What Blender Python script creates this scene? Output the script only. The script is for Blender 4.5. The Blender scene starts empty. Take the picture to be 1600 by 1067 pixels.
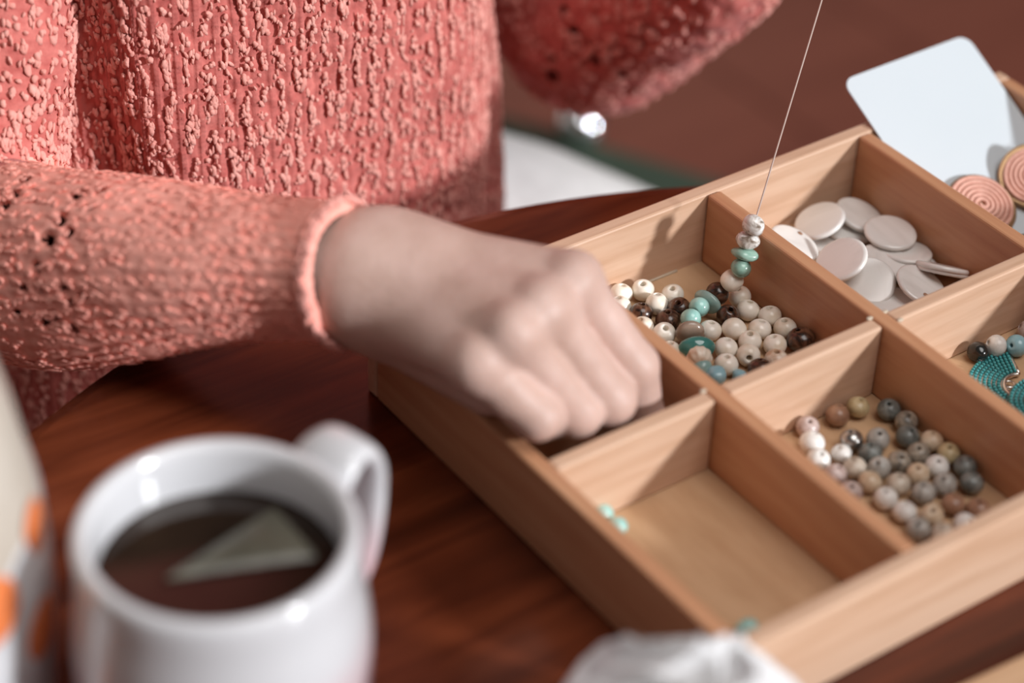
import bpy, bmesh, math, random
import numpy as np
from mathutils import Vector, Matrix
random.seed(7); rng = np.random.default_rng(7)
SC = bpy.context.scene; COL = SC.collection

# ------------------------------------------------------------------ camera, world, light, exposure
CP = np.array([-0.4643, -0.4962, 0.5700])                 # camera position (metres, table top is z = 0)
CR = np.array([0.81602463, -0.57714946, 0.03165921])      # right
CU = np.array([0.3290043, 0.50881343, 0.79552816])        # up
CF = np.array([0.47524728, 0.63875456, -0.60508895])      # forward
FPX = 3657.4
cam = bpy.data.cameras.new('camera'); camo = bpy.data.objects.new('camera', cam); COL.objects.link(camo)
camo.matrix_world = Matrix(((CR[0], CU[0], -CF[0], CP[0]), (CR[1], CU[1], -CF[1], CP[1]), (CR[2], CU[2], -CF[2], CP[2]), (0, 0, 0, 1)))
cam.sensor_width = 36; cam.lens = FPX * 36 / 1600; cam.clip_start = .02; cam.clip_end = 50
cam.dof.use_dof = True; cam.dof.focus_distance = .945; cam.dof.aperture_fstop = 3.5
SC.camera = camo
SC.view_settings.view_transform = 'Standard'; SC.view_settings.look = 'None'
SC.view_settings.gamma = 1; SC.view_settings.use_curve_mapping = False; SC.view_settings.exposure = 0.0
wd = bpy.data.worlds.new('room_light'); SC.world = wd; wd.use_nodes = True
wd.node_tree.nodes['Background'].inputs[0].default_value = (1.0, .80, .70, 1)
wd.node_tree.nodes['Background'].inputs[1].default_value = .10
TOL = Vector((1.23, -2.45, 1.0)).normalized()             # towards the window light
sl = bpy.data.lights.new('window_sun', 'SUN'); sl.energy = 3.5; sl.angle = math.radians(5); sl.color = (.95, .97, 1.0)
so = bpy.data.objects.new('window_sun', sl); COL.objects.link(so); so.rotation_euler = TOL.to_track_quat('Z', 'Y').to_euler()
so.location = TOL * 3
al = bpy.data.lights.new('side_window', 'AREA'); al.shape = 'RECTANGLE'; al.size = 1.0; al.size_y = 1.2; al.energy = 1.5; al.color = (.86, .93, 1.0)
ao = bpy.data.objects.new('side_window', al); COL.objects.link(ao); ao.location = (-1.9, 1.0, 1.3)
ao.rotation_euler = (Vector(ao.location) - Vector((0, 0, 0))).to_track_quat('Z', 'Y').to_euler()

cl = bpy.data.lights.new('overhead_fill', 'AREA'); cl.shape = 'DISK'; cl.size = 1.5; cl.energy = 27; cl.color = (1.0, .97, .95)  # added soft fill from above, stands in for light bounced off the ceiling
co = bpy.data.objects.new('overhead_fill', cl); COL.objects.link(co); co.location = (.30, -.80, 2.1)
co.rotation_euler = Vector(co.location).to_track_quat('Z', 'Y').to_euler()

def atd(px, py, d):  return CP + (CF + CR * (px - 800) / FPX - CU * (py - 533.5) / FPX) * d      # point at a depth
def atz(px, py, z):                                                                            # point on a height
    r = CF + CR * (px - 800) / FPX - CU * (py - 533.5) / FPX
    return CP + r * ((z - CP[2]) / r[2])
def proj(X):
    d = np.asarray(X) - CP; z = d @ CF
    return np.stack([800 + FPX * (d @ CR) / z, 533.5 - FPX * (d @ CU) / z], -1)

# ------------------------------------------------------------------ helpers
def tag(o, label=None, cat=None, group=None, kind=None):
    for k, v in (('label', label), ('category', cat), ('group', group), ('kind', kind)):
        if v: o[k] = v
    return o
def empty(name, loc, label=None, cat=None, group=None):
    o = bpy.data.objects.new(name, None); COL.objects.link(o); o.location = loc; o.empty_display_size = .01
    return tag(o, label, cat, group)
def wloc(o):
    p = Vector((0, 0, 0))
    while o is not None: p += o.location; o = o.parent
    return p
def link(name, me, mat, parent=None, smooth=False):
    if mat and not me.materials: me.materials.append(mat)
    if smooth: me.polygons.foreach_set('use_smooth', [True] * len(me.polygons))
    o = bpy.data.objects.new(name, me); COL.objects.link(o)
    if parent: o.parent = parent
    return o
def mesh_np(name, V, Fc, mat, parent=None, smooth=True, origin=None):
    """world-space numpy mesh -> object; the object's origin is its parent's base (or origin)"""
    V = np.asarray(V, float)
    off = np.array(wloc(parent)) if parent else (np.array(origin) if origin is not None else np.zeros(3))
    me = bpy.data.meshes.new(name); me.from_pydata((V - off).tolist(), [], Fc if isinstance(Fc, list) else Fc.tolist()); me.update()
    o = link(name, me, mat, parent, smooth)
    if not parent and origin is not None: o.location = origin
    return o
def bm_obj(name, bm, mat, parent=None, smooth=False, loc=None):
    me = bpy.data.meshes.new(name); bmesh.ops.recalc_face_normals(bm, faces=bm.faces); bm.to_mesh(me); bm.free()
    o = link(name, me, mat, parent, smooth)
    if loc is not None: o.location = loc
    return o
def box(bm, x0, x1, y0, y1, z0, z1, bev=0.0, seg=1):
    r = bmesh.ops.create_cube(bm, size=1)
    for v in r['verts']:
        v.co = Vector(((x0 + x1) / 2 + v.co.x * (x1 - x0), (y0 + y1) / 2 + v.co.y * (y1 - y0), (z0 + z1) / 2 + v.co.z * (z1 - z0)))
    if bev:
        ed = list({e for v in r['verts'] for e in v.link_edges})
        bmesh.ops.bevel(bm, geom=ed, offset=bev, segments=seg, affect='EDGES', profile=.5)
def lathe(prof, n=32, close_top=False):
    V = []; F = []
    for r, z in prof:
        for k in range(n):
            a = 2 * math.pi * k / n; V.append((r * math.cos(a), r * math.sin(a), z))
    for i in range(len(prof) - 1):
        for k in range(n):
            a, b = i * n + k, i * n + (k + 1) % n
            F.append((a, b, b + n, a + n))
    return V, F
def grid_faces(nu, nv, wrap=False):
    i, j = np.meshgrid(np.arange(nu if wrap else nu - 1), np.arange(nv - 1), indexing='ij')
    a = i * nv + j; b = ((i + 1) % nu) * nv + j
    return np.stack([a, b, b + 1, a + 1], -1).reshape(-1, 4)
def vnoise(P, seed=0):
    """value noise in -1..1 for an (n,3) array"""
    P = np.asarray(P, float); i = np.floor(P).astype(np.int64); f = P - i; f = f * f * (3 - 2 * f); out = 0
    for dx in (0, 1):
        for dy in (0, 1):
            for dz in (0, 1):
                h = ((i[:, 0] + dx) * 374761393 + (i[:, 1] + dy) * 668265263 + (i[:, 2] + dz) * 2147483647 + seed * 974711) & 0xFFFFFFFF
                h = ((h ^ (h >> 13)) * 1274126177) & 0xFFFFFFFF; h = (h ^ (h >> 16)) & 0xFFFF
                w = (f[:, 0] if dx else 1 - f[:, 0]) * (f[:, 1] if dy else 1 - f[:, 1]) * (f[:, 2] if dz else 1 - f[:, 2])
                out = out + w * (h / 32767.5 - 1)
    return out
def smooth_path(P, n):
    """Catmull-Rom through rows of P (any columns), n samples"""
    P = np.asarray(P, float); Q = np.vstack([2 * P[0] - P[1], P, 2 * P[-1] - P[-2]]); m = len(P) - 1
    t = np.linspace(0, m - 1e-9, n); k = t.astype(int); u = (t - k)[:, None]
    a, b, c, d = Q[k], Q[k + 1], Q[k + 2], Q[k + 3]
    return .5 * (2 * b + (c - a) * u + (2 * a - 5 * b + 4 * c - d) * u ** 2 + (3 * b - a - 3 * c + d) * u ** 3)
def frames(C):
    T = np.gradient(C, axis=0); T /= np.linalg.norm(T, axis=1)[:, None]
    N = np.zeros_like(C); n = np.cross(T[0], [.3, .2, 1.]); n /= np.linalg.norm(n)
    for i in range(len(C)):
        n = n - T[i] * (n @ T[i]); n /= np.linalg.norm(n); N[i] = n
    return T, N, np.cross(T, N)
def tube(C, r, m=8, caps=True):
    C = np.asarray(C, float); T, N, B = frames(C); r = np.broadcast_to(r, (len(C),))
    th = np.linspace(0, 2 * np.pi, m, endpoint=False)
    V = C[:, None] + r[:, None, None] * (np.cos(th)[None, :, None] * N[:, None] + np.sin(th)[None, :, None] * B[:, None])
    F = [(i * m + k, i * m + (k + 1) % m, (i + 1) * m + (k + 1) % m, (i + 1) * m + k) for i in range(len(C) - 1) for k in range(m)]
    if caps: F += [tuple(range(m))[::-1], tuple((len(C) - 1) * m + k for k in range(m))]
    return V.reshape(-1, 3), F
def surface_nets(f, org, h):
    s = f < 0; nx, ny, nz = f.shape
    cor = [(a, b, c) for a in (0, 1) for b in (0, 1) for c in (0, 1)]
    sub = lambda A, o: A[o[0]:nx - 1 + o[0], o[1]:ny - 1 + o[1], o[2]:nz - 1 + o[2]]
    cnt = sum(sub(s, o).astype(np.int8) for o in cor); act = (cnt > 0) & (cnt < 8)
    idx = -np.ones(act.shape, np.int64); I = np.argwhere(act); idx[act] = np.arange(len(I))
    acc = np.zeros((len(I), 3)); n = np.zeros(len(I))
    vals = {o: f[I[:, 0] + o[0], I[:, 1] + o[1], I[:, 2] + o[2]] for o in cor}
    for o in cor:
        for ax in range(3):
            if o[ax] == 0:
                q = list(o); q[ax] = 1; q = tuple(q); a, b = vals[o], vals[q]; m = (a < 0) != (b < 0)
                t = np.where(m, a / np.where(m, a - b, 1), 0); p = np.repeat(np.array(o, float)[None], len(I), 0); p[:, ax] += t
                acc[m] += p[m]; n[m] += 1
    V = org + h * (I + acc / n[:, None]); F = []
    for ax in range(3):
        u, v = [(1, 2), (2, 0), (0, 1)][ax]
        sl0 = [slice(None)] * 3; sl1 = [slice(None)] * 3; sl0[ax] = slice(0, -1); sl1[ax] = slice(1, None)
        a, b = s[tuple(sl0)], s[tuple(sl1)]; E = np.argwhere(a != b)
        E = E[(E[:, u] > 0) & (E[:, v] > 0) & (E[:, u] < f.shape[u] - 1) & (E[:, v] < f.shape[v] - 1)]
        fl = a[E[:, 0], E[:, 1], E[:, 2]]
        du = np.zeros(3, int); du[u] = 1; dv = np.zeros(3, int); dv[v] = 1
        g = lambda e: idx[e[:, 0], e[:, 1], e[:, 2]]
        q = np.stack([g(E - du - dv), g(E - dv), g(E), g(E - du)], -1); q[~fl] = q[~fl][:, ::-1]; F.append(q)
    return V, np.concatenate(F)

# ------------------------------------------------------------------ materials
def nodes(name, rough=.5, spec=.5, coat=0., metal=0., sss=0., sheen=0., srad=(.006, .0025, .0015)):
    m = bpy.data.materials.new(name); m.use_nodes = True; nt = m.node_tree; b = nt.nodes['Principled BSDF']
    b.inputs['Roughness'].default_value = rough; b.inputs['Specular IOR Level'].default_value = spec
    b.inputs['Coat Weight'].default_value = coat; b.inputs['Coat Roughness'].default_value = .12; b.inputs['Metallic'].default_value = metal
    if sss:
        b.inputs['Subsurface Weight'].default_value = sss; b.inputs['Subsurface Radius'].default_value = srad if name.find('knit') < 0 and name.find('yarn') < 0 else (.0030, .0014, .0012); b.inputs['Subsurface Scale'].default_value = 1
    if sheen: b.inputs['Sheen Weight'].default_value = sheen; b.inputs['Sheen Roughness'].default_value = .5
    return m, nt, b
def L(*c): return tuple(c) + (1,)
def noisy(name, stops, scale=(100, 100, 100), rot=(0, 0, 0), detail=4, rough=.5, bump=0., bscale=None, dist=0., spec=.5, coat=0., metal=0., sss=0., sheen=0., rnd=0., nrough=.55):
    """colour ramp over noise in object space; rnd adds a per-object offset of the pattern"""
    m, nt, b = nodes(name, rough, spec, coat, metal, sss, sheen); N = nt.nodes; K = nt.links
    tc = N.new('ShaderNodeTexCoord'); mp = N.new('ShaderNodeMapping'); K.new(tc.outputs['Object'], mp.inputs[0])
    mp.inputs['Scale'].default_value = scale; mp.inputs['Rotation'].default_value = rot
    if rnd:
        oi = N.new('ShaderNodeObjectInfo'); mu = N.new('ShaderNodeVectorMath'); mu.operation = 'SCALE'; mu.inputs[0].default_value = (37, 91, 53)
        K.new(oi.outputs['Random'], mu.inputs['Scale']); K.new(mu.outputs[0], mp.inputs['Location'])
    nz = N.new('ShaderNodeTexNoise'); nz.inputs['Scale'].default_value = 1; nz.inputs['Detail'].default_value = detail
    nz.inputs['Roughness'].default_value = nrough; nz.inputs['Distortion'].default_value = dist; K.new(mp.outputs[0], nz.inputs['Vector'])
    cr = N.new('ShaderNodeValToRGB'); K.new(nz.outputs['Fac'], cr.inputs[0]); E = cr.color_ramp.elements
    while len(E) < len(stops): E.new(.5)
    for e, (p, c) in zip(E, stops): e.position = p; e.color = L(*c)
    K.new(cr.outputs[0], b.inputs['Base Color'])
    if bump:
        bp = N.new('ShaderNodeBump'); bp.inputs['Strength'].default_value = 1; bp.inputs['Distance'].default_value = bump
        if bscale:
            n2 = N.new('ShaderNodeTexNoise'); n2.inputs['Scale'].default_value = bscale; n2.inputs['Detail'].default_value = 3; K.new(tc.outputs['Object'], n2.inputs['Vector']); K.new(n2.outputs['Fac'], bp.inputs['Height'])
        else: K.new(nz.outputs['Fac'], bp.inputs['Height'])
        K.new(bp.outputs[0], b.inputs['Normal'])
    return m
def flat(name, c, rough=.5, **k): return noisy(name, [(.3, tuple(x * .92 for x in c)), (.7, tuple(min(1, x * 1.06) for x in c))], (120,) * 3, rough=rough, rnd=1, **k)

M = {}
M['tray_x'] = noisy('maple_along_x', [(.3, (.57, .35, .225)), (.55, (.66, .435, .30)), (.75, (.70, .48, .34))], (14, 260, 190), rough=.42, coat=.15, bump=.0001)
M['tray_y_shade'] = noisy('maple_along_y_shade', [(.3, (.48, .22, .115)), (.55, (.55, .28, .15)), (.75, (.59, .32, .185))], (260, 14, 190), rough=.42, coat=.15, bump=.0001)  # same maple with the side walls' shade put into its redder, darker colour
M['tray_floor'] = noisy('tray_base_veneer', [(.3, (.52, .31, .17)), (.55, (.60, .38, .22)), (.75, (.64, .42, .25))], (90, 22, 60), rot=(0, 0, .3), rough=.5, bump=.0001)
M['glue'] = flat('dried_glue', (.62, .52, .40), .25)
M['table'] = noisy('dark_mahogany', [(.25, (.034, .0075, .0035)), (.45, (.09, .019, .0075)), (.62, (.17, .040, .015)), (.8, (.25, .065, .024))], (5, 46, 20), rot=(0, 0, .75), detail=6, rough=.22, coat=.0, spec=.36, dist=.6)
M['floor'] = noisy('red_brown_floor', [(.3, (.17, .044, .026)), (.7, (.23, .066, .040))], (3, 20, 10), rot=(0, 0, .6), rough=.5)
M['wall'] = flat('warm_white_plaster', (.62, .57, .52), .8)
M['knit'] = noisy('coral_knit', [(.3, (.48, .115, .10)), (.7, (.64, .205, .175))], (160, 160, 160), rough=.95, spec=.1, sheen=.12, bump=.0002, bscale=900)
M['knit_forearm_lit'] = noisy('lit_salmon_knit', [(.3, (.90, .36, .29)), (.7, (.96, .46, .38))], (220, 220, 220), rough=.95, spec=.02, sheen=.0, bump=.0001, bscale=900)  # sweater knit made paler, so the light on the forearm is in the colour
M['tuft'] = noisy('pale_pink_yarn', [(.3, (.70, .285, .24)), (.7, (.82, .41, .35))], (300, 300, 300), rough=.95, spec=.05, sheen=.12, bump=.00015, bscale=1400)
M['skin'] = noisy('skin', [(.3, (.52, .345, .285)), (.7, (.62, .43, .37))], (60, 60, 60), rough=.48, spec=.4, sss=.12, bump=.00025, bscale=500)
M['white_cloth'] = flat('white_cloth', (.74, .74, .75), .9, bump=.0005, bscale=700)
M['trousers'] = flat('white_trousers', (.74, .73, .72), .9, bump=.0005, bscale=400)
M['green'] = flat('dark_green_fabric', (.035, .055, .035), .8)
M['chrome'] = flat('chrome', (.85, .88, .9), .08, metal=1.)
M['silver'] = flat('silver_metal', (.75, .72, .68), .25, metal=1.)
M['brass'] = flat('worn_brass', (.55, .36, .20), .35, metal=1.)
M['ceramic'] = flat('white_glaze', (.66, .67, .69), .16, coat=.4)
M['cream'] = noisy('cream_howlite', [(.33, (.76, .66, .52)), (.48, (.90, .83, .72)), (.75, (.93, .89, .81))], (130,) * 3, rough=.3, coat=.2, rnd=1, detail=2)
M['brown'] = noisy('dark_brown_wood_bead', [(.38, (.012, .006, .004)), (.5, (.075, .030, .016)), (.7, (.16, .075, .042))], (260, 260, 90), rough=.28, coat=.3, rnd=1, dist=1.5)
M['aqua'] = noisy('pale_aqua_stone', [(.3, (.25, .50, .45)), (.7, (.42, .66, .60))], (160,) * 3, rough=.22, coat=.3, rnd=1)
M['aqua_dull'] = noisy('grey_aqua_stone', [(.3, (.20, .34, .32)), (.7, (.34, .47, .43))], (200,) * 3, rough=.3, coat=.2, rnd=1)
M['green_stone'] = noisy('green_aventurine', [(.3, (.20, .36, .29)), (.7, (.34, .50, .41))], (220,) * 3, rough=.22, coat=.3, rnd=1)
M['teal'] = noisy('deep_teal_stone', [(.3, (.035, .17, .15)), (.7, (.08, .27, .24))], (150,) * 3, rough=.12, coat=.5, rnd=1)
M['blue'] = noisy('sky_blue_stone', [(.3, (.20, .40, .47)), (.7, (.34, .55, .60))], (200,) * 3, rough=.25, coat=.3, rnd=1)
M['taupe'] = noisy('taupe_stone', [(.3, (.20, .145, .11)), (.7, (.34, .25, .19))], (60, 60, 400), rough=.25, coat=.3)
M['marble'] = noisy('white_marbled_stone', [(.36, (.22, .17, .13)), (.46, (.62, .57, .52)), (.6, (.84, .84, .82))], (150,) * 3, rough=.15, coat=.4, rnd=1, dist=2.0, detail=3)
M['ridged'] = noisy('cream_tan_ridged', [(.35, (.55, .36, .23)), (.55, (.80, .70, .58))], (190,) * 3, rough=.35, rnd=1)
M['shell'] = noisy('mother_of_pearl', [(.25, (.70, .665, .63)), (.5, (.80, .77, .735)), (.75, (.84, .81, .78))], (90, 30, 60), rough=.2, coat=.4, rnd=1, dist=1)
M['card'] = noisy('white_card', [(.3, (.60, .66, .70)), (.7, (.61, .67, .71))], (30,) * 3, rough=.55)
M['peach'] = noisy('peach_thread', [(.3, (.66, .34, .26)), (.7, (.78, .45, .36))], (500,) * 3, rough=.75, bump=.0002, bscale=2500)
M['turq'] = noisy('turquoise_glass', [(.3, (.035, .27, .29)), (.7, (.07, .40, .41))], (300,) * 3, rough=.22, coat=.3)
M['black'] = flat('black_stone', (.012, .013, .012), .15, coat=.4)
M['darkgreen'] = flat('dark_green_stone', (.01, .03, .025), .3)
for nm, a, b_ in (('g_white', (.68, .64, .60), (.86, .84, .80)), ('g_pink', (.40, .28, .25), (.62, .50, .46)), ('g_brown', (.26, .13, .08), (.42, .24, .15)), ('g_tan', (.54, .38, .24), (.74, .61, .46)),
                  ('g_yellow', (.42, .31, .16), (.58, .47, .28)), ('g_dark', (.065, .072, .066), (.25, .26, .24)), ('g_grey', (.26, .24, .21), (.52, .49, .45)), ('g_beige', (.46, .38, .30), (.66, .58, .48)), ('g_speck', (.10, .09, .075), (.45, .38, .30))):
    M[nm] = noisy(nm, [(.34, a), (.66, b_)], (230,) * 3, rough=.35, coat=.15, rnd=1, dist=1)
M['metal_bead'] = flat('grey_metal_bead', (.42, .40, .38), .22, metal=.9)
M['cord'] = flat('beige_cord', (.48, .36, .31), .5)
# mug glaze: white with a pink wash near the foot and on the handle's outer curve
m, nt, b = nodes('mug_glaze', .16, .5, .5); N = nt.nodes; K = nt.links
tc = N.new('ShaderNodeTexCoord'); sx = N.new('ShaderNodeSeparateXYZ'); K.new(tc.outputs['Object'], sx.inputs[0])
nz = N.new('ShaderNodeTexNoise'); nz.inputs['Scale'].default_value = 28; K.new(tc.outputs['Object'], nz.inputs['Vector'])
ma = N.new('ShaderNodeMath'); ma.operation = 'MULTIPLY_ADD'; K.new(nz.outputs['Fac'], ma.inputs[0]); ma.inputs[1].default_value = .05; K.new(sx.outputs['Z'], ma.inputs[2])
cr = N.new('ShaderNodeValToRGB'); K.new(ma.outputs[0], cr.inputs[0])
for e, (p, c) in zip(cr.color_ramp.elements, [(.055, (.62, .36, .39)), (.095, (.66, .66, .68))]): e.position = p; e.color = L(*c)
K.new(cr.outputs[0], b.inputs['Base Color']); M['mug'] = m
M['mug_pink'] = flat('mug_pink_wash', (.78, .62, .65), .16, coat=.4)
M['tea'] = noisy('black_tea', [(.3, (.010, .005, .003)), (.7, (.022, .012, .007))], (40,) * 3, rough=.06, spec=.5)
M['teabag'] = noisy('wet_teabag', [(.3, (.085, .080, .058)), (.7, (.15, .14, .105))], (60,) * 3, rough=.25, spec=.5)
# jar: beige shoulder over white glaze
M['jar'] = noisy('beige_stoneware', [(.3, (.50, .44, .37)), (.7, (.58, .52, .45))], (40,) * 3, rough=.4, coat=.1)
M['orange'] = flat('orange_glaze', (.80, .22, .07), .3, coat=.2)
M['lid_wood'] = noisy('pale_tan_wood', [(.3, (.50, .30, .17)), (.7, (.60, .38, .23))], (12, 150, 100), rough=.5)
M['stitch'] = flat('silver_thread', (.5, .45, .42), .4)

# ------------------------------------------------------------------ setting: plank floor
FZ = -.62
bm = bmesh.new(); box(bm, -3, 4.2, -2.5, 6, FZ - .05, FZ - .006)
fl = tag(bm_obj('floor', bm, M['floor']), kind='structure')
bm = bmesh.new(); box(bm, -.0985, .0985, -2.0, 2.0, -.006, 0, .001)
pm = bpy.data.meshes.new('plank'); bm.to_mesh(pm); bm.free(); pm.materials.append(M['floor'])
for i in range(-4, 17):
    for j in range(2):
        o = bpy.data.objects.new('plank', pm); COL.objects.link(o); o.parent = fl
        o.location = (i * .2, -.4 + j * 4.0 + (i % 3) * .5, FZ)

bm = bmesh.new(); box(bm, -3, 4.2, 4.6, 4.7, FZ, 2.0); tag(bm_obj('wall_back', bm, M['wall']), kind='structure')

# ------------------------------------------------------------------ round table
TC = np.array([-.0465, -.165]); TR = .363
tab = empty('round_table', (TC[0], TC[1], FZ), 'round dark red-brown wooden table with a glossy top under the bead tray', 'table')
V, F = lathe([(0, -.024), (TR - .012, -.024), (TR - .004, -.021), (TR, -.014), (TR, -.005), (TR - .003, -.001), (TR - .008, 0), (0, 0)], 160)
mesh_np('tabletop', np.array(V) + [TC[0], TC[1], 0], F, M['table'], tab, smooth=False)
V, F = lathe([(0, FZ + .03), (.05, FZ + .03), (.034, FZ + .10), (.026, FZ + .3), (.036, -.09), (.07, -.024), (0, -.024)], 32)
mesh_np('pedestal', np.array(V) + [TC[0], TC[1], 0], F, M['table'], tab)
for k in range(3):
    a = 2.75 + k * 2.0944; d = np.array([math.cos(a), math.sin(a), 0]); c0 = np.array([TC[0], TC[1], 0])
    P = smooth_path([c0 + d * .02 + [0, 0, FZ + .12], c0 + d * .12 + [0, 0, FZ + .08], c0 + d * .24 + [0, 0, FZ + .016]], 10)
    V, F = tube(P, np.linspace(.022, .014, 10), 10); mesh_np('leg', V, F, M['table'], tab)

# ------------------------------------------------------------------ compartment tray
GX = [-.0789, 0., .0825, .1661, .2503]; GY = [-.1062, 0., .1072]; H = .0378; FT = .0040; T2 = .0034; BV = .0010
tray = empty('bead_tray', (.0857, .0005, 0), 'pale wooden tray divided into eight compartments, lying on the dark round table', 'tray')
def wallbox(name, x0, x1, y0, y1, z0, z1, mat, bev=BV):
    bm = bmesh.new(); ox, oy = tray.location.x, tray.location.y
    box(bm, x0 - ox, x1 - ox, y0 - oy, y1 - oy, z0, z1, bev, 2); return bm_obj(name, bm, M[mat], tray)
X0, X1, Y0, Y1 = GX[0] - T2, GX[4] + T2, GY[0] - T2, GY[2] + T2
wallbox('base_panel', X0 + .002, X1 - .002, Y0 + .002, Y1 - .002, .0012, FT, 'tray_floor', 0)
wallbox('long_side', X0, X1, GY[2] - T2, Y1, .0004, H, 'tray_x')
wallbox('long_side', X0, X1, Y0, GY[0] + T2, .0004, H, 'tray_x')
wallbox('short_side', X0, GX[0] + T2, Y0 + 2 * T2 + .0001, Y1 - 2 * T2 - .0001, .0004, H - .0001, 'tray_y_shade')
wallbox('short_side', GX[4] - T2, X1, Y0 + 2 * T2 + .0001, Y1 - 2 * T2 - .0001, .0004, H - .0001, 'tray_y_shade')
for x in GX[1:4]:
    wallbox('cross_divider', x - T2, x + T2, Y0 + 2 * T2 + .0003, Y1 - 2 * T2 - .0003, FT, H - .0002, 'tray_y_shade')
for a, b_ in zip(GX[:-1], GX[1:]):
    wallbox('long_divider', a + T2 + .0003, b_ - T2 - .0003, -T2, T2, FT, H - .0006, 'tray_x')
for (x, y) in ((GX[2] + .0035, .0036), (GX[2] - .0042, .0036), (GX[2] + .0050, -.0036), (GX[1] - .004, .0036)):   # dried glue at the joints
    bm = bmesh.new(); r = bmesh.ops.create_uvsphere(bm, u_segments=10, v_segments=6, radius=.0011)
    for v in r['verts']: v.co = Vector((v.co.x * 1.5 + x - tray.location.x, v.co.y + y - tray.location.y, v.co.z * .45 + H - .0006))
    bm_obj('glue_drop', bm, M['glue'], tray, True)
V, F = tube([[.012 + .054 * k / 8, GY[2] - T2 - .0004, FT + .0004] for k in range(9)], .0006, 6); mesh_np('glue_line', V, F, M['glue'], tray)

# ------------------------------------------------------------------ bead meshes
def bead_mesh(name, mat, r=.0048, hole=.0011, squash=.90, lump=0., seed=0, seg=20, ridges=0):
    n = 11; prof = []
    a0 = math.asin(min(.95, hole / r))
    for k in range(n):
        a = a0 + (math.pi - 2 * a0) * k / (n - 1); prof.append((r * math.sin(a), r * squash * math.cos(a)))
    zt = prof[0][1]
    prof = [(hole * .75, -zt * .2), (hole * .8, zt - .0009), (hole * .92, zt - .0002)] + prof + [(hole * .92, -zt + .0002), (hole * .8, -zt + .0009), (hole * .75, zt * .2)]
    V, F = lathe(prof, seg); V = np.array(V)
    if lump:
        nn = vnoise(V / (r * 1.1) + seed * 7.3, seed) * lump; V *= (1 + nn)[:, None]
    if ridges:
        th = np.arctan2(V[:, 1], V[:, 0]); V[:, :2] *= (1 + .055 * np.cos(th * ridges))[:, None]
    me = bpy.data.meshes.new(name); me.from_pydata(V.tolist(), [], F); me.update(); me.materials.append(M[mat]); me.polygons.foreach_set('use_smooth', [True] * len(me.polygons)); return me
def nugget_mesh(name, mat, ax, seed, lump=.12):
    bm = bmesh.new(); bmesh.ops.create_icosphere(bm, subdivisions=4, radius=1)
    V = np.array([v.co for v in bm.verts]); k = 1 + lump * vnoise(V * 1.3 + seed, seed)
    for v, s in zip(bm.verts, k): v.co = Vector((v.co.x * ax[0] * s, v.co.y * ax[1] * s, v.co.z * ax[2] * s))
    me = bpy.data.meshes.new(name); bm.to_mesh(me); bm.free(); me.materials.append(M[mat]); me.polygons.foreach_set('use_smooth', [True] * len(me.polygons)); return me
def put(name, me, loc, rot=(0, 0, 0), parent=None):
    o = bpy.data.objects.new(name, me); COL.objects.link(o); o.parent = parent; o.location = loc
    if isinstance(rot, Matrix) or hasattr(rot, 'to_euler'): rot = rot.to_euler()
    o.rotation_euler = rot; return o
def relax(P, R, lo, hi, fixed=None, FR=None, it=80):
    P = P.copy(); n = len(P)
    for _ in range(it):
        for i in range(n):
            for j in range(n):
                if i == j: continue
                d = P[i] - P[j]; q = np.linalg.norm(d); m_ = R[i] + R[j]
                if q < m_ and q > 1e-9: P[i] += d / q * (m_ - q) * .5
            if fixed is not None:
                d3 = np.array([P[i][0], P[i][1], FT + R[i]]) - fixed; q = np.linalg.norm(d3, axis=1); m_ = R[i] + FR
                for k in np.where(q < m_)[0]:
                    h = np.linalg.norm(d3[k][:2]) + 1e-9; P[i] += d3[k][:2] / h * (m_[k] - q[k]) * .6
            P[i] = np.clip(P[i], lo + R[i], hi - R[i])
    return P

# ------------------------------------------------------------------ strand of stones lying in the bead compartment and rising on its thread
strand = empty('bead_strand', (.045, .045, FT), 'string of aqua, white and brown stones rising from the bead compartment on a thin thread', 'bead strand')
SB = [(1119, 587, .0095, 'blue', 'n', (.0042, .0038, .0042), 'sky blue nugget'), (1096, 575, .0100, 'aqua_dull', 'b', .0042, 'dull grey aqua round bead'),
      (1093, 559, .0125, 'ridged', 'r', .0050, 'ridged cream and tan bead'), (1089, 543, .0110, 'teal', 'n', (.0072, .0048, .0040), 'glossy deep teal oval bead'),
      (1078, 521, .0105, 'taupe', 'n', (.0056, .0056, .0030), 'taupe disc bead'), (1079, 498, .0120, 'aqua', 'b', .0043, 'pale aqua round bead below its twin'),
      (1092, 480, .0120, 'aqua', 'b', .0043, 'pale aqua round bead above its twin'), (1104, 472, .0110, 'aqua_dull', 'n', (.0066, .0050, .0026), 'flat grey aqua chip'),
      (1121, 459, .0125, 'brown', 'b', .0049, 'dark brown carved bead'), (1143, 439, .0190, 'cream', 'n', (.0052, .0046, .0044), 'cream lumpy bead'),
      (1158, 418, .0262, 'green_stone', 'b', .0042, 'round green stone bead'), (1165, 397, .0315, 'green_stone', 'n', (.0058, .0050, .0026), 'flat grey green chip'),
      (1169, 375, .0372, 'marble', 'n', (.0048, .0046, .0040), 'white bead with grey veins'), (1178, 351, .0440, 'marble', 'n', (.0050, .0047, .0041), 'white and brown marbled top bead')]
SP = np.array([atz(a, b_, z) for a, b_, z, *_ in SB])
lim = GX[2] - T2
SR = []
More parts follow.
